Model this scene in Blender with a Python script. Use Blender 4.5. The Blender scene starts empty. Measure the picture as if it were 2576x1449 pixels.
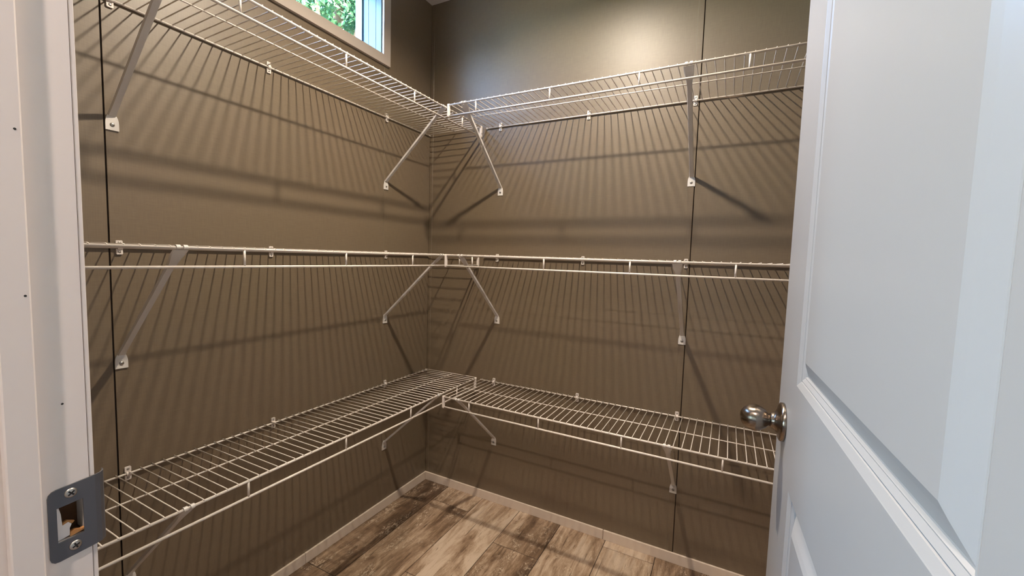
import bpy, bmesh, math, random
from mathutils import Vector, Matrix
random.seed(7)
S = bpy.context.scene
COL = S.collection

# ------------------------------------------------------------------ camera
# closet axes: x=0 window wall, y=0 back wall, z=0 floor (metres)
CAM = Vector((1.3523, -1.6818, 1.1687))
RT = Vector((0.88631667, 0.46214929, 0.02933936))
UP = Vector((-0.05969249, 0.05119113, 0.99690334))
FW = Vector((-0.45921626, 0.88532339, -0.0729584))
cd = bpy.data.cameras.new('camera')
cam = bpy.data.objects.new('camera', cd)
COL.objects.link(cam)
cd.sensor_fit = 'HORIZONTAL'
cd.sensor_width = 36.0
cd.lens = 36.0 * 1051.17 / 2576.0
cd.clip_start = 0.01
M = Matrix((RT, UP, -FW)).transposed().to_4x4()
M.translation = CAM
cam.matrix_world = M
S.camera = cam

# ------------------------------------------------------------------ sky, exposure
W = bpy.data.worlds.new('world')
S.world = W
W.use_nodes = True
nt = W.node_tree
bg = nt.nodes['Background']
sky = nt.nodes.new('ShaderNodeTexSky')
sky.sky_type = 'NISHITA'
sky.sun_elevation = math.radians(52)
sky.sun_rotation = math.radians(100)
sky.sun_intensity = 0.5
sky.ozone_density = 4.0
sky.dust_density = 0.3
sky.sun_size = math.radians(1.5)
nt.links.new(sky.outputs[0], bg.inputs[0])
SKY = 11.0
bg.inputs[1].default_value = SKY
LAMP = 4620.0
ROOM_LAMP = 3500.0
S.view_settings.view_transform = 'Standard'
S.view_settings.look = 'None'
S.view_settings.gamma = 1.0
S.view_settings.use_curve_mapping = False
S.view_settings.exposure = 0.0

# portals: they emit nothing, they only tell the renderer where sky light enters
def portal(name, loc, w, h, rot):
    ld = bpy.data.lights.new(name, 'AREA')
    ld.shape = 'RECTANGLE'; ld.size = w; ld.size_y = h
    ld.cycles.is_portal = True
    o = bpy.data.objects.new(name, ld); COL.objects.link(o)
    o.location = loc; o.rotation_euler = rot
portal('window_portal', (-0.16, (-1.19-0.3275)/2, (2.0044+2.31)/2), 0.3056, 0.8625, (0, math.radians(-90), 0))
portal('window_portal', (-1.32, -3.85, 1.475), 1.25, 1.1, (0, math.radians(-90), 0))

# ------------------------------------------------------------------ dimensions
XR, YF, ZC = 1.72, -1.515, 2.372          # right wall, front wall (closet side), ceiling
XJ = 0.803                                 # left jamb face
HX, HY = 1.4716, -1.515                    # hinge end of the door's room-side face
DS = -0.04                                 # slope of the open door
DW = 0.695                                 # door width
XRJ = 1.5065                               # right jamb face
WY0, WY1, WZ0, WZ1 = -1.19, -0.3275, 2.0044, 2.31   # window opening
LAMP_P = (0.845, -0.75)

# ------------------------------------------------------------------ mesh helpers
def obj(name, bm, mat=None, parent=None, smooth=False, recalc=True):
    if recalc:
        bmesh.ops.recalc_face_normals(bm, faces=bm.faces[:])
    me = bpy.data.meshes.new(name)
    bm.to_mesh(me)
    bm.free()
    if smooth:
        for p in me.polygons:
            p.use_smooth = True
    if mat:
        me.materials.append(mat)
    o = bpy.data.objects.new(name, me)
    COL.objects.link(o)
    if parent:
        o.parent = parent
    return o

def inst(o, name, parent, loc=None):
    c = bpy.data.objects.new(name, o.data)
    COL.objects.link(c)
    c.parent = parent
    if loc is not None:
        c.location = loc
    return c

def empty(name, loc):
    o = bpy.data.objects.new(name, None)
    o.empty_display_size = 0.05
    o.location = loc
    COL.objects.link(o)
    return o

def tag(o, label, cat, group=None, kind=None):
    o['label'] = label
    o['category'] = cat
    if group:
        o['group'] = group
    if kind:
        o['kind'] = kind
    return o

def box(bm, a, b):
    x0, x1 = sorted((a[0], b[0])); y0, y1 = sorted((a[1], b[1])); z0, z1 = sorted((a[2], b[2]))
    v = [bm.verts.new(p) for p in ((x0,y0,z0),(x1,y0,z0),(x1,y1,z0),(x0,y1,z0),(x0,y0,z1),(x1,y0,z1),(x1,y1,z1),(x0,y1,z1))]
    for f in ((3,2,1,0),(4,5,6,7),(0,1,5,4),(1,2,6,5),(2,3,7,6),(3,0,4,7)):
        bm.faces.new([v[i] for i in f])
    return v

def bbox(a, b, bevel=0.0, seg=1):
    bm = bmesh.new()
    box(bm, a, b)
    if bevel:
        bmesh.ops.bevel(bm, geom=bm.edges[:], offset=bevel, segments=seg, affect='EDGES', profile=0.6)
    return bm

def tube(bm, pts, r, n=8, cap=True):
    pts = [Vector(p) for p in pts]
    rings = []
    prev = None
    for i, p in enumerate(pts):
        if i == 0: t = pts[1] - p
        elif i == len(pts) - 1: t = p - pts[i-1]
        else: t = (pts[i+1] - p).normalized() + (p - pts[i-1]).normalized()
        t.normalize()
        if prev is None:
            ref = Vector((0,0,1)) if abs(t.z) < 0.9 else Vector((1,0,0))
            a = t.cross(ref).normalized()
        else:
            a = (prev - t * prev.dot(t)).normalized()
        prev = a
        b = t.cross(a)
        rr = r[i] if isinstance(r, (list, tuple)) else r
        rings.append([bm.verts.new(p + (a*math.cos(2*math.pi*k/n) + b*math.sin(2*math.pi*k/n))*rr) for k in range(n)])
    for i in range(len(rings)-1):
        for k in range(n):
            bm.faces.new((rings[i][k], rings[i][(k+1)%n], rings[i+1][(k+1)%n], rings[i+1][k]))
    if cap:
        bm.faces.new(rings[0][::-1]); bm.faces.new(rings[-1])

def lathe(bm, prof, O, ax, n=24, cap=True):
    """prof: (distance along axis, radius)"""
    O = Vector(O); ax = Vector(ax).normalized()
    ref = Vector((0,0,1)) if abs(ax.z) < 0.9 else Vector((1,0,0))
    a = ax.cross(ref).normalized(); b = ax.cross(a)
    rings = []
    for l, r in prof:
        if r < 1e-6:
            rings.append([bm.verts.new(O + ax*l)])
        else:
            rings.append([bm.verts.new(O + ax*l + (a*math.cos(2*math.pi*k/n)+b*math.sin(2*math.pi*k/n))*r) for k in range(n)])
    for A, B in zip(rings, rings[1:]):
        for k in range(n):
            if len(A) == 1 and len(B) == 1: continue
            if len(A) == 1: bm.faces.new((A[0], B[k], B[(k+1)%n]))
            elif len(B) == 1: bm.faces.new((A[k], A[(k+1)%n], B[0]))
            else: bm.faces.new((A[k], A[(k+1)%n], B[(k+1)%n], B[k]))
    if cap and len(rings[0]) > 1: bm.faces.new(rings[0][::-1])
    if cap and len(rings[-1]) > 1: bm.faces.new(rings[-1])

def prism(bm, pts, fn, h0, h1):
    """pts: 2-D outline, fn(u, v, h) -> 3-D"""
    A = [bm.verts.new(fn(u, v, h0)) for u, v in pts]
    B = [bm.verts.new(fn(u, v, h1)) for u, v in pts]
    n = len(pts)
    for k in range(n):
        bm.faces.new((A[k], A[(k+1)%n], B[(k+1)%n], B[k]))
    bm.faces.new(A[::-1]); bm.faces.new(B)

# ------------------------------------------------------------------ materials
def lin(r, g, b):
    f = lambda c: (c/255/12.92) if c/255 <= 0.04045 else ((c/255+0.055)/1.055)**2.4
    return (f(r), f(g), f(b), 1)

class NT:
    def __init__(s, name):
        s.m = bpy.data.materials.new(name); s.m.use_nodes = True
        s.t = s.m.node_tree; s.p = s.t.nodes['Principled BSDF']
    def n(s, typ, **kw):
        x = s.t.nodes.new(typ)
        for k, v in kw.items():
            if k in x.inputs.keys(): x.inputs[k].default_value = v
            else: setattr(x, k, v)
        return x
    def l(s, a, b): s.t.links.new(a, b)

def plain(name, col, rough=0.5, metal=0.0, spec=0.5, bump=0.0, bscale=200.0, var=0.0):
    N = NT(name)
    N.p.inputs['Base Color'].default_value = col
    N.p.inputs['Roughness'].default_value = rough
    N.p.inputs['Metallic'].default_value = metal
    N.p.inputs['Specular IOR Level'].default_value = spec
    tc = N.n('ShaderNodeTexCoord')
    if bump or var:
        nz = N.n('ShaderNodeTexNoise'); nz.inputs['Scale'].default_value = bscale; nz.inputs['Detail'].default_value = 4
        N.l(tc.outputs['Object'], nz.inputs['Vector'])
        if bump:
            bp = N.n('ShaderNodeBump'); bp.inputs['Strength'].default_value = bump; bp.inputs['Distance'].default_value = 0.0005
            N.l(nz.outputs[0], bp.inputs['Height']); N.l(bp.outputs[0], N.p.inputs['Normal'])
        if var:
            mx = N.n('ShaderNodeMix', data_type='RGBA')
            mx.inputs[6].default_value = [c*(1-var) for c in col[:3]] + [1]
            mx.inputs[7].default_value = [min(1, c*(1+var)) for c in col[:3]] + [1]
            N.l(nz.outputs[0], mx.inputs[0]); N.l(mx.outputs[2], N.p.inputs['Base Color'])
    return N.m

def vinyl():
    """taupe woven-look vinyl wallboard"""
    N = NT('taupe_vinyl')
    tc = N.n('ShaderNodeTexCoord')
    def noise(scale, sc, det=3):
        mp = N.n('ShaderNodeMapping'); mp.inputs['Scale'].default_value = sc
        N.l(tc.outputs['Object'], mp.inputs['Vector'])
        z = N.n('ShaderNodeTexNoise'); z.inputs['Scale'].default_value = scale; z.inputs['Detail'].default_value = det
        N.l(mp.outputs[0], z.inputs['Vector']); return z
    wv = noise(1.0, (420, 420, 26), 2)       # vertical threads
    wh = noise(1.0, (26, 26, 420), 2)        # horizontal threads
    big = noise(2.2, (1, 1, 1), 2)
    ad = N.n('ShaderNodeMath', operation='ADD'); N.l(wv.outputs[0], ad.inputs[0]); N.l(wh.outputs[0], ad.inputs[1])
    mr = N.n('ShaderNodeMapRange'); mr.inputs['From Min'].default_value = 0.7; mr.inputs['From Max'].default_value = 1.3
    N.l(ad.outputs[0], mr.inputs[0])
    mx = N.n('ShaderNodeMix', data_type='RGBA')
    mx.inputs[6].default_value = lin(107, 93, 75); mx.inputs[7].default_value = lin(115, 101, 82)
    N.l(mr.outputs[0], mx.inputs[0])
    mx2 = N.n('ShaderNodeMix', data_type='RGBA', blend_type='MULTIPLY'); mx2.inputs[0].default_value = 1.0
    rp = N.n('ShaderNodeMix', data_type='RGBA'); rp.inputs[6].default_value = (0.94, 0.97, 0.93, 1); rp.inputs[7].default_value = (1.05, 1.0, 1.03, 1)
    N.l(big.outputs[0], rp.inputs[0]); N.l(mx.outputs[2], mx2.inputs[6]); N.l(rp.outputs[2], mx2.inputs[7])
    N.l(mx2.outputs[2], N.p.inputs['Base Color'])
    N.p.inputs['Roughness'].default_value = 0.43
    N.p.inputs['Specular IOR Level'].default_value = 0.66
    bp = N.n('ShaderNodeBump'); bp.inputs['Strength'].default_value = 0.10; bp.inputs['Distance'].default_value = 0.0006
    N.l(ad.outputs[0], bp.inputs['Height']); N.l(bp.outputs[0], N.p.inputs['Normal'])
    return N.m

def plank_mat():
    """whitewashed distressed wood look, grain along y, different on every plank"""
    N = NT('distressed_plank')
    tc = N.n('ShaderNodeTexCoord'); oi = N.n('ShaderNodeObjectInfo')
    cmb = N.n('ShaderNodeCombineXYZ')
    m1 = N.n('ShaderNodeMath', operation='MULTIPLY'); m1.inputs[1].default_value = 37.0
    m2 = N.n('ShaderNodeMath', operation='MULTIPLY'); m2.inputs[1].default_value = 91.0
    N.l(oi.outputs['Random'], m1.inputs[0]); N.l(oi.outputs['Random'], m2.inputs[0])
    N.l(m1.outputs[0], cmb.inputs[0]); N.l(m2.outputs[0], cmb.inputs[1])
    av = N.n('ShaderNodeVectorMath', operation='ADD'); N.l(tc.outputs['Object'], av.inputs[0]); N.l(cmb.outputs[0], av.inputs[1])
    def noise(sc, det, rough=0.6, dist=0.0):
        mp = N.n('ShaderNodeMapping'); mp.inputs['Scale'].default_value = sc
        N.l(av.outputs[0], mp.inputs['Vector'])
        z = N.n('ShaderNodeTexNoise'); z.inputs['Scale'].default_value = 1.0; z.inputs['Detail'].default_value = det
        z.inputs['Roughness'].default_value = rough; z.inputs['Distortion'].default_value = dist
        N.l(mp.outputs[0], z.inputs['Vector']); return z
    blotch = noise((11, 3.0, 1), 6, 0.66, 0.8)
    streak = noise((55, 6, 1), 6, 0.68, 0.6)
    flake = noise((95, 48, 1), 6, 0.75, 1.2)
    def mul(a, k):
        x = N.n('ShaderNodeMath', operation='MULTIPLY'); N.l(a, x.inputs[0]); x.inputs[1].default_value = k; return x.outputs[0]
    def add(a, b):
        x = N.n('ShaderNodeMath', operation='ADD'); N.l(a, x.inputs[0]); N.l(b, x.inputs[1]); return x.outputs[0]
    def rng(a, lo, hi):
        x = N.n('ShaderNodeMapRange'); x.interpolation_type = 'SMOOTHSTEP'; x.inputs['From Min'].default_value = lo; x.inputs['From Max'].default_value = hi
        N.l(a, x.inputs[0]); return x.outputs[0]
    rnd = mul(oi.outputs['Random'], 0.26)
    tot = add(add(mul(blotch.outputs[0], 1.0), mul(streak.outputs[0], 0.55)), add(mul(flake.outputs[0], 0.25), rnd))
    cr = N.n('ShaderNodeValToRGB')
    e = cr.color_ramp.elements
    e[0].position = 0.0; e[0].color = lin(203, 184, 164)
    e[1].position = 1.0; e[1].color = lin(58, 43, 32)
    for pos, c in ((0.22, (196, 176, 155)), (0.38, (170, 146, 123)), (0.50, (141, 117, 95)), (0.62, (112, 90, 71)), (0.78, (84, 65, 50))):
        x = cr.color_ramp.elements.new(pos); x.color = lin(*c)
    mr = N.n('ShaderNodeMapRange'); mr.inputs['From Min'].default_value = 0.62; mr.inputs['From Max'].default_value = 1.42
    N.l(tot, mr.inputs[0]); N.l(mr.outputs[0], cr.inputs[0])
    # flaking cream paint left in the grain
    patch = noise((16, 6, 1), 4, 0.6, 0.5)
    fl = N.n('ShaderNodeMath', operation='MULTIPLY')
    N.l(rng(flake.outputs[0], 0.50, 0.60), fl.inputs[0]); N.l(rng(patch.outputs[0], 0.46, 0.60), fl.inputs[1])
    fm = N.n('ShaderNodeMix', data_type='RGBA'); fm.inputs[7].default_value = lin(201, 182, 160)
    N.l(mul(fl.outputs[0], 0.85), fm.inputs[0]); N.l(cr.outputs[0], fm.inputs[6])
    # dark cracks along the grain
    crk = noise((120, 7, 1), 3, 0.5, 0.4)
    dk = N.n('ShaderNodeMix', data_type='RGBA'); dk.inputs[7].default_value = lin(64, 48, 36)
    N.l(mul(rng(crk.outputs[0], 0.63, 0.70), 0.7), dk.inputs[0]); N.l(fm.outputs[2], dk.inputs[6])
    N.l(dk.outputs[2], N.p.inputs['Base Color'])
    N.p.inputs['Roughness'].default_value = 0.42
    N.p.inputs['Specular IOR Level'].default_value = 0.4
    bp = N.n('ShaderNodeBump'); bp.inputs['Strength'].default_value = 0.25; bp.inputs['Distance'].default_value = 0.0008
    N.l(streak.outputs[0], bp.inputs['Height']); N.l(bp.outputs[0], N.p.inputs['Normal'])
    return N.m

def emit(name, col, s):
    N = NT(name)
    N.p.inputs['Base Color'].default_value = (0.8, 0.8, 0.8, 1)
    N.p.inputs['Emission Color'].default_value = col
    N.p.inputs['Emission Strength'].default_value = s
    return N.m

def leaf_mat():
    N = NT('leaf_green')
    oi = N.n('ShaderNodeTexCoord')
    z = N.n('ShaderNodeTexNoise'); z.inputs['Scale'].default_value = 3.0; z.inputs['Detail'].default_value = 6
    N.l(oi.outputs['Object'], z.inputs['Vector'])
    mx = N.n('ShaderNodeMix', data_type='RGBA')
    mx.inputs[6].default_value = (0.007, 0.045, 0.018, 1); mx.inputs[7].default_value = (0.065, 0.165, 0.075, 1)
    mr = N.n('ShaderNodeMapRange'); mr.inputs['From Min'].default_value = 0.35; mr.inputs['From Max'].default_value = 0.65
    N.l(z.outputs[0], mr.inputs[0]); N.l(mr.outputs[0], mx.inputs[0])
    tr = N.n('ShaderNodeBsdfTranslucent'); ms = N.n('ShaderNodeMixShader'); ms.inputs[0].default_value = 0.4
    N.l(mx.outputs[2], N.p.inputs['Base Color']); N.l(mx.outputs[2], tr.inputs[0])
    N.p.inputs['Roughness'].default_value = 0.35
    out = N.t.nodes['Material Output']
    N.l(N.p.outputs[0], ms.inputs[1]); N.l(tr.outputs[0], ms.inputs[2]); N.l(ms.outputs[0], out.inputs[0])
    return N.m

def glass_mat():
    N = NT('window_glass')
    tr = N.n('ShaderNodeBsdfTransparent'); tr.inputs[0].default_value = (0.93, 0.97, 0.97, 1)
    gl = N.n('ShaderNodeBsdfGlossy'); gl.inputs['Roughness'].default_value = 0.02
    ms = N.n('ShaderNodeMixShader'); ms.inputs[0].default_value = 0.045
    N.l(tr.outputs[0], ms.inputs[1]); N.l(gl.outputs[0], ms.inputs[2])
    N.l(ms.outputs[0], N.t.nodes['Material Output'].inputs[0])
    return N.m

def brushed():
    N = NT('brushed_nickel')
    N.p.inputs['Base Color'].default_value = lin(142, 131, 120)
    N.p.inputs['Anisotropic'].default_value = 0.6
    N.p.inputs['Metallic'].default_value = 1.0
    N.p.inputs['Roughness'].default_value = 0.24
    tc = N.n('ShaderNodeTexCoord'); mp = N.n('ShaderNodeMapping'); mp.inputs['Scale'].default_value = (1500, 60, 60)
    z = N.n('ShaderNodeTexNoise'); z.inputs['Scale'].default_value = 1.0
    N.l(tc.outputs['Object'], mp.inputs['Vector']); N.l(mp.outputs[0], z.inputs['Vector'])
    bp = N.n('ShaderNodeBump'); bp.inputs['Strength'].default_value = 0.08; bp.inputs['Distance'].default_value = 0.0002
    N.l(z.outputs[0], bp.inputs['Height']); N.l(bp.outputs[0], N.p.inputs['Normal'])
    return N.m

VINYL = vinyl()
BACKING = plain('dark_backing', lin(40, 28, 20), 0.8)
CEIL = plain('ceiling_white', lin(205, 200, 196), 0.8, bump=0.3, bscale=60)
BASE = plain('baseboard_paint', lin(214, 198, 182), 0.45, var=0.03, bscale=30)
TRIM = plain('trim_paint', lin(186, 173, 162), 0.45, bump=0.1, bscale=40)
JAMB = plain('jamb_paint', lin(224, 214, 208), 0.4, bump=0.12, bscale=30)
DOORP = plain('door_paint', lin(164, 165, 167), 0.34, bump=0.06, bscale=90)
WIRE = plain('white_coated_wire', lin(226, 217, 208), 0.3, bump=0.05, bscale=300)
STEEL = plain('white_coated_steel', lin(214, 209, 204), 0.38, bump=0.05, bscale=200)
PLAST = plain('white_plastic', lin(222, 213, 206), 0.35, bump=0.05, bscale=200)
SCREW = plain('screw_zinc', lin(176, 172, 166), 0.35, 0.9, bump=0.1, bscale=900)
DARK = plain('dark_slot', lin(24, 22, 20), 0.7)
STRIKE = plain('gunmetal_strike', lin(92, 91, 94), 0.40, 0.4, bump=0.08, bscale=120)
HOLEWOOD = plain('hole_wood', lin(84, 56, 32), 0.9, var=0.3, bscale=150, bump=0.5)
WOODRAW = plain('raw_wood', lin(176, 124, 72), 0.8, var=0.25, bscale=120, bump=0.5)
NICKEL = brushed()
VWHITE = plain('daylight_tinted_vinyl', lin(70, 84, 92), 0.35, bump=0.03, bscale=60)  # white vinyl, with the blue and dimming of daylight put into the colour
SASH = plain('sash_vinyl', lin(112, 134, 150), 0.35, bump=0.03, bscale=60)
GROUT = plain('plank_joint', lin(46, 36, 28), 0.8, var=0.2)
PLANK = plank_mat()
LEAF = leaf_mat()
BARK = plain('bark', lin(92, 76, 60), 0.9, bump=0.8, bscale=12, var=0.3)
GRASS = plain('grass_ground', lin(52, 58, 44), 0.9, var=0.3, bscale=4)
GLASS = glass_mat()
ROOMW = plain('room_wall_paint', lin(206, 198, 190), 0.7, bump=0.1, bscale=50)
BULB = emit('bulb_glow', (1.0, 0.86, 0.69, 1), LAMP)
GLOBE = emit('room_lamp_glow', (1.0, 0.82, 0.72, 1), ROOM_LAMP)

# ================================================================== SETTING
# ---- floor: joint bed with separate planks
bm = bmesh.new(); box(bm, (-0.12, 0.1, -0.08), (3.3, -4.7, -0.0016))
floor = obj('floor', bm, GROUT)
tag(floor, 'whitewashed distressed wood-look plank floor of the closet', 'floor', kind='structure')
xs = [0.0, 0.152, 0.3560, 0.5565, 0.7575, 0.9585, 1.1585]
while xs[-1] < 3.2: xs.append(xs[-1] + 0.2005)
first = {0: -0.694, 1: -0.130, 2: -0.550, 3: -0.252, 4: -0.900, 5: -0.049, 6: -0.62}
BL = 0.914
def plank(x0, x1, ya, yb):
    g = 0.0012
    cx, cy = (x0+x1)/2, (ya+yb)/2
    hx, hy = (x1-x0)/2 - g, abs(ya-yb)/2 - g
    o = obj('plank', bbox((-hx, -hy, -0.006), (hx, hy, 0.0), 0.0007), PLANK, floor)
    o.location = (cx, cy, 0.0)
for i in range(len(xs)-1):
    x0, x1 = xs[i], xs[i+1]
    cut = first.get(i, -random.uniform(0.05, 0.9))
    y = 0.0
    while y > -4.6:
        ny = max(cut, -4.6)
        if x0 < XR - 0.01 or y <= YF or ny < YF:
            plank(x0, x1, y, ny)
        y = cut; cut -= BL

# ---- left (window) wall
PT = 0.004
bm = bmesh.new()
xa, xb = -0.115, -PT
box(bm, (xa, 0.1, -0.08), (xb, -1.62, WZ0)); box(bm, (xa, 0.1, WZ1), (xb, -1.62, 2.5))
box(bm, (xa, 0.1, WZ0), (xb, WY1, WZ1)); box(bm, (xa, WY0, WZ0), (xb, -1.62, WZ1))
wl = obj('wall_left', bm, BACKING)
tag(wl, 'taupe panelled closet wall with the high window', 'wall', kind='structure')
obj('panel', bbox((-PT, -0.0004, 0), (0, -0.3104, ZC), 0.0006), VINYL, wl)
bm = bmesh.new()
box(bm, (-PT, -0.3116, 0), (0, -1.2238, WZ0)); box(bm, (-PT, -0.3116, WZ1), (0, -1.2238, ZC))
box(bm, (-PT, -0.3116, WZ0), (0, WY1, WZ1)); box(bm, (-PT, WY0, WZ0), (0, -1.2238, WZ1))
obj('panel', bm, VINYL, wl)
obj('panel', bbox((-PT, -1.2272, 0), (0, -1.52, ZC), 0.0006), VINYL, wl)
obj('joint_bead', bbox((-0.002, -0.3126, 0), (0.0016, -0.3096, WZ0-0.04), 0.0007), VINYL, wl)

# ---- back wall
bm = bmesh.new(); box(bm, (-0.115, PT, -0.08), (XR+0.1, 0.1, 2.5))
wb = obj('wall_back', bm, BACKING)
tag(wb, 'taupe panelled closet wall opposite the doorway', 'wall', kind='structure')
obj('panel', bbox((0.0008, 0, 0), (1.2180, PT, ZC), 0.0006), VINYL, wb)
obj('panel', bbox((1.2212, 0, 0), (XR, PT, ZC), 0.0006), VINYL, wb)
obj('batten', bbox((0.0006, -0.0014, 0), (0.0190, 0.001, ZC), 0.0010), VINYL, wb)
obj('batten', bbox((1.1975, -0.0014, 0), (1.2184, 0.001, ZC), 0.0010), VINYL, wb)

# ---- right wall, front wall with the doorway, ceiling
bm = bmesh.new(); box(bm, (XR, 0.1, -0.08), (XR+0.1, -1.62, 2.5))
tag(obj('wall_right', bm, VINYL), 'taupe closet wall behind the open door', 'wall', kind='structure')
DH = 2.045
YR = -1.628
bm = bmesh.new()
for (a, b) in (((-0.12, YF, -0.0), (XJ-0.019, YF-0.006, ZC)), ((XRJ+0.019, YF, 0), (XR, YF-0.006, ZC)), ((XJ-0.019, YF, DH+0.019), (XRJ+0.019, YF-0.006, ZC))):
    box(bm, a, b)
wf = obj('wall_front', bm, VINYL)
tag(wf, 'closet wall with the doorway seen from inside', 'wall', kind='structure')
bm = bmesh.new()
for (a, b) in (((-1.2, YF-0.006, -0.0), (XJ-0.019, YR, 2.5)), ((XRJ+0.019, YF-0.006, 0), (3.3, YR, 2.5)), ((XJ-0.019, YF-0.006, DH+0.019), (XRJ+0.019, YR, 2.5))):
    box(bm, a, b)
obj('outer_wallboard', bm, ROOMW, wf)
bm = bmesh.new()
hx, hy, hr = LAMP_P[0], LAMP_P[1], 0.045
box(bm, (-0.115, 0.1, ZC), (XR+0.1, hy+hr, ZC+0.1)); box(bm, (-0.115, hy-hr, ZC), (XR+0.1, YF-0.006, ZC+0.1))
box(bm, (-0.115, hy+hr, ZC), (hx-hr, hy-hr, ZC+0.1)); box(bm, (hx+hr, hy+hr, ZC), (XR+0.1, hy-hr, ZC+0.1)); box(bm, (hx-hr, hy+hr, ZC+0.03), (hx+hr, hy-hr, ZC+0.1))
tag(obj('ceiling', bm, CEIL), 'plain white closet ceiling', 'ceiling', kind='structure')

# ---- adjoining room (behind the camera)
bm = bmesh.new()
RW = (-4.40, -3.30, 0.85, 2.10)            # added room window: y0, y1, z0, z1
box(bm, (-1.3, YR, -0.08), (-1.2, RW[1], 2.5)); box(bm, (-1.3, RW[0], -0.08), (-1.2, -4.7, 2.5))
box(bm, (-1.3, RW[1], -0.08), (-1.2, RW[0], RW[2])); box(bm, (-1.3, RW[1], RW[3]), (-1.2, RW[0], 2.5))
box(bm, (3.2, YR, -0.08), (3.3, -4.7, 2.5)); box(bm, (-1.3, -4.7, -0.08), (3.3, -4.8, 2.5))
tag(obj('wall_room', bm, ROOMW), 'pale painted walls of the room outside the closet', 'wall', kind='structure')
bm = bmesh.new()
hx, hy = 1.13, -2.16
box(bm, (-1.3, YR, ZC), (3.3, hy+hr, ZC+0.15)); box(bm, (-1.3, hy-hr, ZC), (3.3, -4.8, ZC+0.15))
box(bm, (-1.3, hy+hr, ZC), (hx-hr, hy-hr, ZC+0.15)); box(bm, (hx+hr, hy+hr, ZC), (3.3, hy-hr, ZC+0.15)); box(bm, (hx-hr, hy+hr, ZC+0.03), (hx+hr, hy-hr, ZC+0.15))
tag(obj('ceiling_room', bm, CEIL), 'white ceiling of the room outside the closet', 'ceiling', kind='structure')
bm = bmesh.new(); box(bm, (-1.3, YR, -0.08), (-0.12, -4.7, 0.0))
tag(obj('floor_room', bm, GROUT), 'floor of the room outside the closet', 'floor', kind='structure')

# ---- window added to the adjoining room, unseen, for cool light on the door
w2 = empty('added_window', (-1.25, (RW[0]+RW[1])/2, RW[2]))
tag(w2, 'unseen window added to the room outside the closet to light the door', 'window', kind='structure')
def w2part(name, bm, mat):
    o = obj(name, bm, mat, w2); o.location = -Vector(w2.location)
ym = (RW[0]+RW[1])/2
for (a, b) in (((RW[0], RW[2]), (RW[1], RW[2]+0.05)), ((RW[0], RW[3]-0.05), (RW[1], RW[3])), ((RW[0], RW[2]+0.05), (RW[0]+0.05, RW[3]-0.05)), ((RW[1]-0.05, RW[2]+0.05), (RW[1], RW[3]-0.05)), ((ym-0.025, RW[2]+0.05), (ym+0.025, RW[3]-0.05))):
    bm = bmesh.new(); box(bm, (-1.27, a[0], a[1]), (-1.22, b[0], b[1])); w2part('sash_frame', bm, SASH)
for (ya, yb) in ((RW[0]+0.04, ym-0.02), (ym+0.02, RW[1]-0.04)):
    bm = bmesh.new(); box(bm, (-1.247, ya, RW[2]+0.04), (-1.243, yb, RW[3]-0.04)); w2part('pane', bm, GLASS)

# ---- baseboards
BH, BT = 0.0405, 0.008
bl = obj('baseboard_left', bbox((0, 0, 0), (BT, -0.7034, BH), 0.0008), BASE)
tag(bl, 'narrow off-white baseboard along the window wall', 'baseboard', kind='structure')
obj('baseboard_length', bbox((0, -0.7049, 0), (BT, YF, BH), 0.0008), BASE, bl)
bb = obj('baseboard_back', bbox((BT+0.0002, 0, 0), (0.9462, -BT, BH), 0.0008), BASE)
tag(bb, 'narrow off-white baseboard along the back wall', 'baseboard', kind='structure')
obj('baseboard_length', bbox((0.9478, 0, 0), (XR, -BT, BH), 0.0008), BASE, bb)

# ---- window
CW = 0.0390
wn = empty('window_1', (0, (WY0+WY1)/2, WZ0))
tag(wn, 'high narrow white-trimmed window with trees outside', 'window', kind='structure')
wn_off = Vector(wn.location)
def wpart(name, bm, mat, smooth=False):
    o = obj(name, bm, mat, wn, smooth)
    o.location = -wn_off
    return o
T0 = 0.012
bm = bmesh.new()
prism(bm, [(WY0-CW, WZ0-CW), (WY1+CW, WZ0-CW), (WY1, WZ0), (WY0, WZ0)], lambda u, v, h: (h, u, v), 0.0, T0); wpart('casing', bm, TRIM)
bm = bmesh.new()
prism(bm, [(WY1+CW, WZ0-CW), (WY1+CW, WZ1+CW), (WY1, WZ1), (WY1, WZ0)], lambda u, v, h: (h, u, v), 0.0, T0); wpart('casing', bm, TRIM)
bm = bmesh.new()
prism(bm, [(WY0-CW, WZ0-CW), (WY0, WZ0), (WY0, WZ1), (WY0-CW, WZ1+CW)], lambda u, v, h: (h, u, v), 0.0, T0); wpart('casing', bm, TRIM)
bm = bmesh.new()
prism(bm, [(WY0-CW, WZ1+CW), (WY0, WZ1), (WY1, WZ1), (WY1+CW, WZ1+CW)], lambda u, v, h: (h, u, v), 0.0, T0); wpart('casing', bm, TRIM)
# reveal lined with vinyl boards, grooves between them
rev = [(0.0, -0.0295), (-0.0315, -0.0715), (-0.0735, -0.106)]
for (xa, xb) in rev:
    bm = bmesh.new()
    box(bm, (xa, WY1+0.001, WZ0), (xb, WY1-0.004, WZ1))
    wpart('reveal_board', bm, VWHITE)
    bm = bmesh.new(); box(bm, (xa, WY0-0.001, WZ0), (xb, WY0+0.004, WZ1)); wpart('reveal_board', bm, VWHITE)
bm = bmesh.new(); box(bm, (0, WY0, WZ0-0.001), (-0.106, WY1, WZ0+0.003)); wpart('sill_board', bm, VWHITE)
bm = bmesh.new(); box(bm, (0, WY0, WZ1+0.001), (-0.106, WY1, WZ1-0.003)); wpart('reveal_board', bm, VWHITE)
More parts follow.
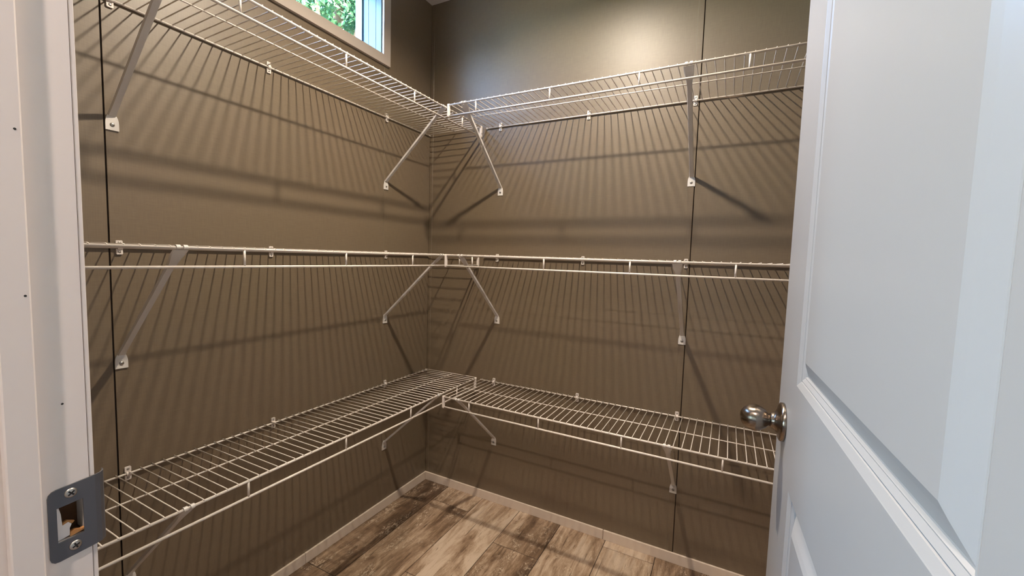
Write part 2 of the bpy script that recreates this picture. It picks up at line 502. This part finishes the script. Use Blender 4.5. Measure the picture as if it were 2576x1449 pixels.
# sash frame
FR = 0.010
for (x0, x1, w) in ((-0.106, -0.128, FR), (-0.128, -0.148, FR*0.62)):
    bm = bmesh.new()
    for (a, b) in (((WY0, WZ0), (WY1, WZ0+w)), ((WY0, WZ1-w), (WY1, WZ1)), ((WY0, WZ0+w), (WY0+w, WZ1-w)), ((WY1-w, WZ0+w), (WY1, WZ1-w))):
        box(bm, (x0, a[0], a[1]), (x1, b[0], b[1]))
    wpart('sash_frame', bm, SASH)
bm = bmesh.new(); box(bm, (-0.119, WY0+0.015, WZ0+0.015), (-0.122, WY1-0.015, WZ1-0.015)); wpart('pane', bm, GLASS)

# ---- door frame (jambs, stops, casings)
YJ0, YJ1 = -1.5188, YR + 0.004      # closet edge and room edge of the jamb
SH = (-1.5425, -1.5235, 0.8865, 0.9215)   # hole for the latch (y0, y1, z0, z1)
bm = bmesh.new()
xa, xb = XJ-0.018, XJ
box(bm, (xa, YJ1, 0), (xb, YJ0, SH[2])); box(bm, (xa, YJ1, SH[3]), (xb, YJ0, DH))
box(bm, (xa, YJ1, SH[2]), (xb, SH[0], SH[3])); box(bm, (xa, SH[1], SH[2]), (xb, YJ0, SH[3]))
t1 = obj('trim_1', bm, JAMB)
tag(t1, 'white-painted door jamb with the latch plate', 'door jamb', kind='structure')
YS = -1.5532
obj('door_stop', bbox((XJ, YS, 0), (XJ+0.011, YS-0.0205, DH-0.012), 0.0012), JAMB, t1)
obj('inner_edge_trim', bbox((XJ-0.060, -1.5180, 0), (XJ-0.0008, -1.5146, DH+0.05), 0.0004), JAMB, t1)
obj('casing', bbox((XJ-0.070, YR-0.012, 0), (XJ-0.006, YR, DH+0.06), 0.002), JAMB, t1)
def nail(x, y, z):
    bm = bmesh.new()
    lathe(bm, [(0.0, 0.0010), (0.0003, 0.0008), (0.0003, 0)], (x, y, z), (1, 0, 0), 10)
    obj('nail_head', bm, DARK, t1)
nail(XJ+0.011, -1.5575, 1.264); nail(XJ+0.011, -1.5568, 1.1232); nail(XJ, -1.5348, 1.0188)
# splintered latch hole
bm = bmesh.new()
box(bm, (XJ-0.018, SH[0], SH[2]), (XJ-0.030, SH[1], SH[3]))
box(bm, (XJ-0.004, SH[0]-0.0, SH[2]), (XJ-0.018, SH[0]+0.0006, SH[3]))
box(bm, (XJ-0.003, SH[0], SH[2]), (XJ-0.018, SH[1], SH[2]+0.0015))
obj('latch_hole', bm, HOLEWOOD, t1)
rr = random.Random(3)
bm = bmesh.new()
pr = [(-1.5422, 0.8868), (-1.5338, 0.8885), (-1.5336, 0.8955), (-1.5322, 0.8990), (-1.5345, 0.9020), (-1.5385, 0.9005), (-1.5392, 0.9120), (-1.5405, 0.9190), (-1.5422, 0.9200)]
prism(bm, pr, lambda u, v, h: (XJ - 0.0028 + h, u, v), 0, 0.0016)
ch = obj('paint_chip', bm, JAMB, t1); ch['label'] = 'torn white paint chip in the latch hole'
bm = bmesh.new()
prism(bm, [(-1.5385, 0.9003), (-1.5345, 0.9018), (-1.5318, 0.8992), (-1.5300, 0.9010), (-1.5352, 0.9040), (-1.5380, 0.9028)], lambda u, v, h: (XJ - 0.0040 + h, u, v), 0, 0.0026)
prism(bm, [(-1.5338, 0.8872), (-1.5240, 0.8895), (-1.5228, 0.8912), (-1.5262, 0.8908), (-1.5300, 0.8925), (-1.5336, 0.8915)], lambda u, v, h: (XJ - 0.0040 + h, u, v), 0, 0.0040)
obj('splinter', bm, WOODRAW, t1)
# right jamb and head
t2 = obj('trim_2', bbox((XRJ, YJ1, 0), (XRJ+0.018, YF-0.004, DH), 0.0008), JAMB)
tag(t2, 'white door jamb carrying the door hinges', 'door jamb', kind='structure')
obj('door_stop', bbox((XRJ-0.011, YS, 0), (XRJ, YS-0.0205, DH-0.012), 0.0012), JAMB, t2)
obj('casing', bbox((XRJ+0.006, YR-0.012, 0), (XRJ+0.070, YR, DH+0.06), 0.002), JAMB, t2)
t3 = obj('trim_3', bbox((XJ-0.018, YJ1, DH), (XRJ+0.018, YF-0.004, DH+0.018), 0.0008), JAMB)
tag(t3, 'white head jamb above the doorway', 'door jamb', kind='structure')
obj('door_stop', bbox((XJ+0.0005, YS, DH-0.011), (XRJ-0.0005, YS-0.0205, DH), 0.0012), JAMB, t3)
obj('casing', bbox((XJ-0.070, YR-0.012, DH+0.004), (XRJ+0.070, YR, DH+0.066), 0.002), JAMB, t3)

# ---- strike plate
sp = empty('strike_plate', (XJ, -1.53, 0.904))
tag(sp, 'dark grey metal strike plate screwed to the white jamb', 'strike plate')
def sl(u, v, h):      # local: u along y, v along z, with the slight tilt of the plate
    a = 0.10
    return (h, u - v*0.0, v + u*a)
def platebm():
    bm = bmesh.new()
    oy0, oy1, oz = -0.0182, 0.0105, 0.0355
    hy0, hy1, hz0, hz1 = -0.0125, 0.0058, -0.0172, 0.0172
    r = 0.006
    # outline sampled so that a ring of quads joins it to the hole
    outer = []
    for cx, cz, a0 in ((oy1-0.0002, oz-0.0002, 0), (oy0+r, oz-r, 90), (oy0+r, -oz+r, 180), (oy1-0.0002, -oz+0.0002, 270)):
        rad = r if cx < 0 else 0.0002
        for k in range(4):
            t = math.radians(a0 + 30*k); outer.append((cx+rad*math.cos(t), cz+rad*math.sin(t)))
    hole = []
    for cx, cz, a0 in ((hy1, hz1, 0), (hy0, hz1, 90), (hy0, hz0, 180), (hy1, hz0, 270)):
        for k in range(4): hole.append((cx, cz))
    for h0 in (0,):
        Vo = {}; Vi = {}
        for lev, x in (('b', 0.0002), ('t', 0.0016)):
            Vo[lev] = [bm.verts.new(sl(u, v, x)) for u, v in outer]
            Vi[lev] = []
            last = None
            for u, v in hole:
                if (u, v) != last: vv = bm.verts.new(sl(u, v, x)); last = (u, v)
                Vi[lev].append(vv)
        n = len(outer)
        def face(vs):
            out = []
            for q in vs:
                if q not in out: out.append(q)
            if len(out) > 2: bm.faces.new(out)
        for k in range(n):
            j = (k+1) % n
            face((Vo['t'][k], Vo['t'][j], Vi['t'][j], Vi['t'][k]))
            face((Vo['b'][j], Vo['b'][k], Vi['b'][k], Vi['b'][j]))
            face((Vo['b'][k], Vo['b'][j], Vo['t'][j], Vo['t'][k]))
            face((Vi['b'][j], Vi['b'][k], Vi['t'][k], Vi['t'][j]))
    # curled lip over the jamb edge
    prof = [(0.0105, 0.0), (0.0150, -0.0002), (0.0190, -0.0012), (0.0218, -0.0034), (0.0234, -0.0066), (0.0238, -0.0100)]
    th = 0.0014
    rows = []
    for (u, d) in prof:
        rows.append([bm.verts.new(sl(u, sgn*0.0355, 0.0016 + d)) for sgn in (1, -1)] + [bm.verts.new(sl(u - th*(0.6 if d < -0.002 else 0), sgn*0.0355, 0.0016 + d - (th if d > -0.004 else th*0.4))) for sgn in (-1, 1)])
    for A, B in zip(rows, rows[1:]):
        for k in range(4):
            bm.faces.new((A[k], A[(k+1) % 4], B[(k+1) % 4], B[k]))
    bm.faces.new(rows[-1])
    return bm
obj('plate', platebm(), STRIKE, sp)
def phillips(parent, name, loc, ax, r, rot=0.3):
    """countersunk cross-head screw"""
    bm = bmesh.new()
    lathe(bm, [(0.0, r), (r*0.12, r*0.98), (r*0.26, r*0.72), (r*0.30, 0)], (0, 0, 0), ax, 18)
    s = obj(name, bm, SCREW, parent, smooth=True); s.location = loc
    bm = bmesh.new()
    ax = Vector(ax); ref = Vector((0, 0, 1)); a = ax.cross(ref).normalized(); b = ax.cross(a)
    a, b = a*math.cos(rot)+b*math.sin(rot), b*math.cos(rot)-a*math.sin(rot)
    l, w = r*0.62, r*0.15
    pts = [(l, w), (w, w), (w, l), (-w, l), (-w, w), (-l, w), (-l, -w), (-w, -w), (-w, -l), (w, -l), (w, -w), (l, -w)]
    prism(bm, pts, lambda u, v, h: a*u + b*v + ax*h, 0.0, r*0.315)
    obj('cross_slot', bm, DARK, s)
    return s
phillips(sp, 'screw', (0.0016, -0.0025, 0.0272), (1, 0, 0), 0.0046, 0.7)
phillips(sp, 'screw', (0.0016, -0.0010, -0.0262), (1, 0.1, 0), 0.0046, 0.4)

# ---- the door (open into the closet)
DT = 0.035
door = empty('door_1', (HX, HY, 0.0))
tag(door, 'white two-panel door standing open with a brushed nickel knob', 'door', kind='structure')
nn = math.hypot(1, DS)
door.rotation_euler = (0, 0, math.atan2(1.0, DS))      # local +x runs from hinge to free edge
# local y: 0 = room-side face ; the face normal towards the room is +y local; slab lies at -y
Z0, Z1 = 0.012, 2.035
PA0, PA1 = 0.1085, 0.5600
panels = [(0.20, 0.8330), (0.9940, 1.905)]
prof = [(0.0, 0.0), (0.0010, 0.0005), (0.0084, 0.0035), (0.0090, 0.0054), (0.0104, 0.0043), (0.0158, 0.0069), (0.0170, 0.0067), (0.0188, 0.0090), (0.0205, 0.0090)]
bevel = [(0.0205, 0.0090), (0.0360, 0.0026), (0.0430, 0.0002)]
def rectloop(bm, a0, a1, z0, z1, t, y):
    return [bm.verts.new(p) for p in ((a0+t, y, z0+t), (a1-t, y, z0+t), (a1-t, y, z1-t), (a0+t, y, z1-t))]
bm = bmesh.new()
for sgn, y0 in ((-1, 0.0), (1, -DT)):
    def q(a0, z0, a1, z1):
        bm.faces.new([bm.verts.new(p) for p in ((a0, y0, z0), (a1, y0, z0), (a1, y0, z1), (a0, y0, z1))])
    zs = [Z0, panels[0][0], panels[0][1], panels[1][0], panels[1][1], Z1]
    q(0, Z0, PA0, Z1); q(PA1, Z0, DW, Z1)
    q(PA0, zs[0], PA1, zs[1]); q(PA0, zs[2], PA1, zs[3]); q(PA0, zs[4], PA1, zs[5])
    for (z0, z1) in panels:
        prev = None
        for t, d in prof:
            cur = rectloop(bm, PA0, PA1, z0, z1, t, y0 + sgn*d)
            if prev:
                for k in range(4): bm.faces.new((prev[k], prev[(k+1) % 4], cur[(k+1) % 4], cur[k]))
            prev = cur
def q4(*p): bm.faces.new([bm.verts.new(x) for x in p])
q4((0, 0, Z0), (0, -DT, Z0), (0, -DT, Z1), (0, 0, Z1)); q4((DW, 0, Z0), (DW, -DT, Z0), (DW, -DT, Z1), (DW, 0, Z1))
q4((0, 0, Z0), (DW, 0, Z0), (DW, -DT, Z0), (0, -DT, Z0)); q4((0, 0, Z1), (DW, 0, Z1), (DW, -DT, Z1), (0, -DT, Z1))
bmesh.ops.remove_doubles(bm, verts=bm.verts[:], dist=1e-5)
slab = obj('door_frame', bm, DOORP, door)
for i, (z0, z1) in enumerate(panels):
    bm = bmesh.new()
    ends = []
    for sgn, y0 in ((-1, 0.0), (1, -DT)):
        prev = None
        for t, d in bevel:
            cur = rectloop(bm, PA0, PA1, z0, z1, t, y0 + sgn*d)
            if prev:
                for k in range(4): bm.faces.new((prev[k], prev[(k+1) % 4], cur[(k+1) % 4], cur[k]))
            else: ends.append(cur)
            prev = cur
        bm.faces.new(prev)
    for k in range(4):
        bm.faces.new((ends[0][k], ends[0][(k+1) % 4], ends[1][(k+1) % 4], ends[1][k]))
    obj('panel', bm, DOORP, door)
# knob
KA, KZ = 0.6400, 0.911
def knob(sgn):
    ax = (0, sgn, 0); o0 = (KA, 0 if sgn > 0 else -DT, KZ)
    bm = bmesh.new()
    R = 0.0222
    lathe(bm, [(0.0195, 0.0098), (0.0215, 0.0104), (0.0228, 0.0116), (0.0258, 0.0148), (0.0300, 0.0180), (0.0350, 0.0208), (0.0400, 0.0222), (0.0430, 0.0219), (0.0490, 0.0203), (0.0540, 0.0178), (0.0580, 0.0146), (0.0610, 0.0108), (0.0630, 0.0062), (0.0637, 0.0)], o0, ax, 40)
    k = obj('knob', bm, NICKEL, door, smooth=True); k['label'] = 'egg-shaped brushed nickel door knob'
    bm = bmesh.new()
    lathe(bm, [(0.0, 0.0312), (0.0016, 0.0314), (0.0052, 0.0308), (0.0066, 0.0292), (0.0078, 0.0250), (0.0094, 0.0200), (0.0118, 0.0160), (0.0142, 0.0138), (0.0165, 0.0128), (0.0182, 0.0124), (0.0192, 0.0112), (0.0197, 0.0096)], o0, ax, 40)
    obj('rosette', bm, NICKEL, k, smooth=True)
knob(1); knob(-1)
bm = bmesh.new(); box(bm, (DW-0.0005, -0.006, KZ-0.028), (DW+0.0008, -0.029, KZ+0.028)); obj('latch_plate', bm, NICKEL, door)
for hz in (0.22, 1.03, 1.82):
    bm = bmesh.new(); tube(bm, [(-0.004, -DT-0.004, hz-0.044), (-0.004, -DT-0.004, hz+0.044)], 0.0055, 10); obj('hinge', bm, NICKEL, door)

# ================================================================== CLOSET LAMP
lamp = empty('recessed_downlight', (LAMP_P[0], LAMP_P[1], ZC))
tag(lamp, 'small round recessed downlight glowing warm in the closet ceiling', 'lamp')
bm = bmesh.new(); lathe(bm, [(0.018, 0.040), (0.0, 0.042), (-0.003, 0.044), (-0.0045, 0.050), (-0.0035, 0.066), (0.0, 0.068)], (0, 0, 0), (0, 0, 1), 36, False); obj('trim_ring', bm, PLAST, lamp, smooth=True)
bm = bmesh.new(); lathe(bm, [(0.019, 0.041), (0.0155, 0.040), (0.0150, 0.0285)], (0, 0, 0), (0, 0, 1), 36, False); obj('reflector', bm, BACKING, lamp)
bm = bmesh.new(); lathe(bm, [(0.0152, 0.0275), (0.0146, 0.0275), (0.0140, 0.018), (0.0138, 0)], (0, 0, 0), (0, 0, 1), 24); obj('lens', bm, BULB, lamp, smooth=True)
# ---- the same kind of lamp in the room outside, just in front of the doorway
rl = empty('recessed_downlight', (1.13, -2.16, ZC))
tag(rl, 'round recessed downlight in the room ceiling outside the doorway', 'lamp')
for ch in list(lamp.children):
    c = inst(ch, ch.name.split('.')[0], rl)
    if c.name.startswith('lens'):
        c.data = ch.data.copy(); c.data.materials.clear(); c.data.materials.append(GLOBE)

# ================================================================== SHELVES
D = 0.308
LIP = 0.042
PITCH = 0.0254
RF, RB, RM, RW = 0.0034, 0.0027, 0.0021, 0.0015
HTS = [('bottom', 0.5868), ('middle', 1.1690), ('top', 1.7570)]

def mapL(u, v, z): return Vector((v, -u, z))
def mapR(u, v, z): return Vector((u, -v, z))
_wire = {}
def shelf(side, zf, label):
    mp = mapL if side == 'L' else mapR
    if side == 'L':
        b0, f0, u1 = 0.0095, 0.0215, 1.510
        ties = [0.172 + 0.303*k for k in range(5)]; w0 = 0.0135
    else:
        b0, f0, u1 = 0.330, 0.336, 1.712
        ties = [0.462 + 0.302*k for k in range(5)]; w0 = 0.3385
    zb = zf - 0.0040
    root = empty('wire_shelf', mp(b0, 0, zf))
    tag(root, label, 'shelf', 'white wire shelves on the two closet walls')
    o = Vector(root.location)
    def rod(name, pts, r, n=8):
        bm = bmesh.new(); tube(bm, [mp(*p) - o for p in pts], r, n)
        return obj(name, bm, WIRE, root, smooth=True)
    rod('back_rod', [(b0, 0.0055, zb), (u1, 0.0055, zb)], RB)
    rod('front_rod', [(f0, D, zf), (u1, D, zf)], RF, 10)
    rod('lip_rod', [(f0, D, zf-LIP), (u1, D, zf-LIP)], RF, 10)
    rod('middle_rod', [(w0-0.006, 0.1605, zf-0.002+0.0022-0.0030), (u1, 0.1605, zf-0.0028)], RM)
    # deck wires: one mesh shared by all shelves of a side
    if side not in _wire:
        bm = bmesh.new()
        tube(bm, [mp(0, 0.0015, 0.0002), mp(0, 0.1605, 0.0030), mp(0, D-0.004, 0.0042), mp(0, D+0.0030, 0.0030)], RW, 6)
        _wire[side] = obj('deck_wire', bm, WIRE, root, smooth=True)
        _wire[side].location = mp(w0, 0, zf) - o
        start = 1
    else:
        start = 0
    n = int((u1 - 0.004 - w0)/PITCH) + 1
    for k in range(start, n):
        inst(_wire[side], 'deck_wire', root, mp(w0 + k*PITCH, 0, zf) - o)
    key = side + 't'
    for t in ties:
        if t > u1 - 0.01: continue
        if key not in _wire:
            bm = bmesh.new(); tube(bm, [mp(0, D, -0.001), mp(0, D, -LIP+0.001)], 0.0029, 8)
            _wire[key] = obj('lip_tie', bm, WIRE, root, smooth=True); _wire[key].location = mp(t, 0, zf) - o
        else:
            inst(_wire[key], 'lip_tie', root, mp(t, 0, zf) - o)
    # plastic end cap on the lip at the corner end
    bm = bmesh.new()
    r = 0.0056
    pts = [(r*math.cos(math.radians(a)), r*math.sin(math.radians(a))) for a in range(0, 181, 30)] + \
          [(r*math.cos(math.radians(a)), -LIP + r*math.sin(math.radians(a))) for a in range(180, 361, 30)]
    prism(bm, pts, lambda a, z, h: mp(f0 + h, D + a, zf + z) - o, -0.0035, 0.0045)
    bmesh.ops.bevel(bm, geom=[e for e in bm.edges if len(e.link_faces) == 2 and any(len(f.verts) > 6 for f in e.link_faces)], offset=0.0008, segments=1, affect='EDGES')
    obj('end_cap', bm, PLAST, root)
    # small caps on the back rod
    bm = bmesh.new(); tube(bm, [mp(b0-0.0015, 0.0055, zb)-o, mp(b0+0.006, 0.0055, zb)-o], RB+0.0008, 8); obj('rod_cap', bm, PLAST, root)
    return root

wallname = {'L': 'window wall', 'R': 'back wall'}
for nm, z in HTS:
    for side in 'LR':
        shelf(side, z, 'white %s wire shelf on the %s' % (nm, 'wall with the window' if side == 'L' else 'back wall opposite the doorway'))

# ---- diagonal brackets
_br = {}
def bracket(side, u, zf, label, du=0.0):
    mp = mapL if side == 'L' else mapR
    root = empty('shelf_bracket', mp(u, 0, zf - 0.29))
    tag(root, label, 'bracket', 'diagonal shelf brackets')
    o = Vector(mp(u, 0, zf))
    shift = o - Vector(root.location)
    if side not in _br:
        parts = []
        M0 = lambda h, v, z: mp(h, v, z)          # h across the bracket
        # strut: channel section swept along the diagonal
        top = Vector((D-0.003, -0.0045)); bot = Vector((0.0045, -0.2745))
        dr = (bot-top).normalized(); nr = Vector((-dr.y, dr.x))    # nr points up/in
        if nr.y < 0: nr = -nr
        L = (bot-top).length
        st = [(0.0, 0.0150, 0.0010), (0.010, 0.0150, 0.0016), (0.024, 0.0135, 0.0030), (0.045, 0.0095, 0.0055), (0.065, 0.0078, 0.0065), (L-0.03, 0.0074, 0.0065), (L, 0.0085, 0.0050)]
        th = 0.0014
        bm = bmesh.new(); rings = []
        for s, w, fl in st:
            c = top + dr*s
            sec = [(-w, fl), (-w*0.82, 0.0), (w*0.82, 0.0), (w, fl), (w-th, fl), (w*0.82-th, th), (-w*0.82+th, th), (-w+th, fl)]
            rings.append([bm.verts.new(M0(h, c.x + nr.x*(e-0.0015), c.y + nr.y*(e-0.0015))) for h, e in sec])
        for A, B in zip(rings, rings[1:]):
            for k in range(8): bm.faces.new((A[k], A[(k+1) % 8], B[(k+1) % 8], B[k]))
        for R in (rings[0], rings[-1]):
            bm.faces.new((R[0], R[1], R[6], R[7])); bm.faces.new((R[1], R[2], R[5], R[6])); bm.faces.new((R[2], R[3], R[4], R[5]))
        parts.append(('strut', bm, STEEL, False))
        # foot plate with arched head
        bm = bmesh.new()
        zb_, zt_, w = -0.3090, -0.2930, 0.0128
        pts = [(w, zb_), (w, zt_)] + [(w*math.cos(math.radians(a)), zt_ + 0.0255*math.sin(math.radians(a))) for a in range(15, 166, 15)] + [(-w, zt_), (-w, zb_)]
        prism(bm, pts, lambda h, z, e: M0(h, e, z), 0.0002, 0.0034)
        parts.append(('foot_plate', bm, STEEL, False))
        # two hooks over the front rod
        for s in (-1, 1):
            bm = bmesh.new()
            pts = []
            for a in range(-40, 221, 26): pts.append((math.cos(math.radians(a))*(RF+0.0022), math.sin(math.radians(a))*(RF+0.0022)+0.0006))
            for a in range(220, -41, -26): pts.append((math.cos(math.radians(a))*(RF+0.0008), math.sin(math.radians(a))*(RF+0.0008)+0.0006))
            prism(bm, pts, lambda v, z, h: M0(h, D+v, z), s*0.0028, s*0.0108)
            parts.append(('hook', bm, STEEL, False))
        bm = bmesh.new(); lathe(bm, [(0.0034, 0.0050), (0.0046, 0.0046), (0.0056, 0.0030), (0.0059, 0)], M0(0, 0, -0.2960), M0(0, 1, 0), 14)
        parts.append(('screw', bm, SCREW, True))
        bm = bmesh.new()
        prism(bm, [(0.0026, 0.0005), (-0.0026, 0.0005), (-0.0026, -0.0005), (0.0026, -0.0005)], lambda h, z, e: M0(h, e, z - 0.2960), 0.0050, 0.00605)
        parts.append(('screw_slot', bm, DARK, False))
        lst = []
        scr = None
        for n_, b_, m_, sm in parts:
            par = root if n_ != 'screw_slot' else scr
            ob = obj(n_, b_, m_, par, sm)
            if n_ == 'screw': scr = ob
            if n_ != 'screw_slot': ob.location = shift
            lst.append(ob)
        _br[side] = lst
    else:
        scr = None
        for ob in _br[side]:
            n_ = ob.name.split('.')[0]
            c = inst(ob, n_, root if n_ != 'screw_slot' else scr, shift if n_ != 'screw_slot' else None)
            if n_ == 'screw': scr = c
    return root

# ---- wall clips
_cl = {}
def clip(side, u, zf, label):
    mp = mapL if side == 'L' else mapR
    zb = zf - 0.0040
    root = empty('shelf_clip', mp(u, 0, zb))
    tag(root, label, 'shelf clip', 'wall clips of the wire shelves')
    if side not in _cl:
        parts = []
        for s in (1, -1):
            bm = bmesh.new()
            w = 0.0066
            pts = [(w, 0.0040), (w, 0.0158), (w-0.0016, 0.0174), (-w+0.0016, 0.0174), (-w, 0.0158), (-w, 0.0040)]
            prism(bm, pts, lambda h, z, e, s=s: mp(h, e, s*z), 0.0002, 0.0042)
            parts.append(('tab', bm, PLAST, False))
        bm = bmesh.new()
        ro, ri = RB+0.0026, RB+0.0004
        pts = [(0.0055 + ro*math.cos(math.radians(a)), ro*math.sin(math.radians(a))) for a in range(-90, 91, 22)]
        pts = [(0.0002, -ro)] + pts + [(0.0002, ro), (0.0002, ri)]
        pts += [(0.0055 + ri*math.cos(math.radians(a)), ri*math.sin(math.radians(a))) for a in range(90, -91, -22)] + [(0.0002, -ri)]
        prism(bm, pts, lambda v, z, h: mp(h, v, z), -0.0048, 0.0048)
        parts.append(('hook', bm, PLAST, False))
        for s in (1, -1):
            bm = bmesh.new(); lathe(bm, [(0.0042, 0.0032), (0.0050, 0.0028), (0.0056, 0.0016), (0.0057, 0)], mp(0, 0, s*0.0112), mp(0, 1, 0), 12)
            parts.append(('screw', bm, SCREW, True))
        _cl[side] = [obj(n_, b_, m_, root, sm) for n_, b_, m_, sm in parts]
    else:
        for ob in _cl[side]: inst(ob, ob.name.split('.')[0], root)

zone = {'bottom': 'bottom', 'middle': 'middle', 'top': 'top'}
for nm, z in HTS:
    for u, w in ((0.300, 'next to the corner'), (1.212, 'towards the doorway')):
        bracket('L', u, z, 'white diagonal bracket under the %s window-wall shelf, %s' % (nm, w))
    for u, w in ((0.407, 'next to the corner'), (1.2085, 'on the panel joint by the door')):
        bracket('R', u, z, 'white diagonal bracket under the %s back-wall shelf, %s' % (nm, w))
    for u, w in ((0.298, 'nearest the corner'), (0.8195, 'halfway along'), (1.208, 'at the dark panel seam')):
        clip('L', u, z, 'small white clip holding the %s window-wall shelf, %s' % (nm, w))
    for u, w in ((0.400, 'nearest the corner'), (0.809, 'halfway to the panel joint'), (1.2065, 'at the panel joint')):
        clip('R', u, z, 'small white clip holding the %s back-wall shelf, %s' % (nm, w))

# ================================================================== OUTSIDE
bm = bmesh.new(); box(bm, (-40, -30, -0.75), (40, 40, -0.6))
tag(obj('ground', bm, GRASS), 'grassy ground outside the window', 'ground', kind='structure')

def tree(c, rad, nleaf, size, label, seed):
    rnd = random.Random(seed)
    root = empty('tree', (c[0], c[1], -0.6))
    tag(root, label, 'tree')
    o = Vector(root.location); cv = Vector(c)
    bm = bmesh.new(); tube(bm, [(0, 0, -0.1), (0.05, 0.02, (c[2]+0.6)*0.4), (-0.06, 0.05, (c[2]+0.6)*0.75), (0, 0, c[2]+0.6+rad*0.4)], [0.17, 0.13, 0.10, 0.03], 10); obj('trunk', bm, BARK, root, smooth=True)
    blobs = []
    for k in range(16):
        d = Vector((rnd.gauss(0, 1), rnd.gauss(0, 1), rnd.gauss(0, 1))).normalized()
        blobs.append((cv + d*rad*rnd.uniform(0.35, 0.8), rad*rnd.uniform(0.30, 0.5)))
    for k in range(8):
        bm = bmesh.new()
        b = blobs[k][0] - o
        s = Vector((0, 0, b.z*0.62))
        tube(bm, [s, s.lerp(b, 0.55) + Vector((0, 0, 0.1)), b], [0.06, 0.04, 0.012], 6); obj('branch', bm, BARK, root, smooth=True)
    vs, fs = [], []
    for i in range(nleaf):
        bc, br = blobs[rnd.randrange(len(blobs))]
        d = Vector((rnd.gauss(0, 1), rnd.gauss(0, 1), rnd.gauss(0, 1))).normalized()
        p = bc + d*br*(rnd.random()**0.4) - o
        a = Vector((rnd.gauss(0, 1), rnd.gauss(0, 1), rnd.gauss(0, 0.6) - 0.4)).normalized()
        nrm = Vector((rnd.gauss(0, 0.7), rnd.gauss(0, 0.7), 1)).normalized()
        b = a.cross(nrm).normalized()
        up = b.cross(a)
        L = size*rnd.uniform(0.6, 1.25); w = L*0.30
        k = len(vs)
        vs += [p, p + a*L*0.45 + b*w + up*L*0.06, p + a*L, p + a*L*0.45 - b*w + up*L*0.06]
        fs += [(k, k+1, k+2), (k, k+2, k+3)]
    me = bpy.data.meshes.new('foliage'); me.from_pydata([tuple(v) for v in vs], [], fs); me.materials.append(LEAF)
    f = bpy.data.objects.new('foliage', me); COL.objects.link(f); f.parent = root; f['kind'] = 'stuff'
tree((-4.2, 2.95, 4.85), 1.7, 36000, 0.078, 'leafy green tree standing just outside the window', 1)
tree((-8.0, 6.2, 6.2), 3.0, 22000, 0.15, 'taller leafy tree behind the tree at the window', 2)
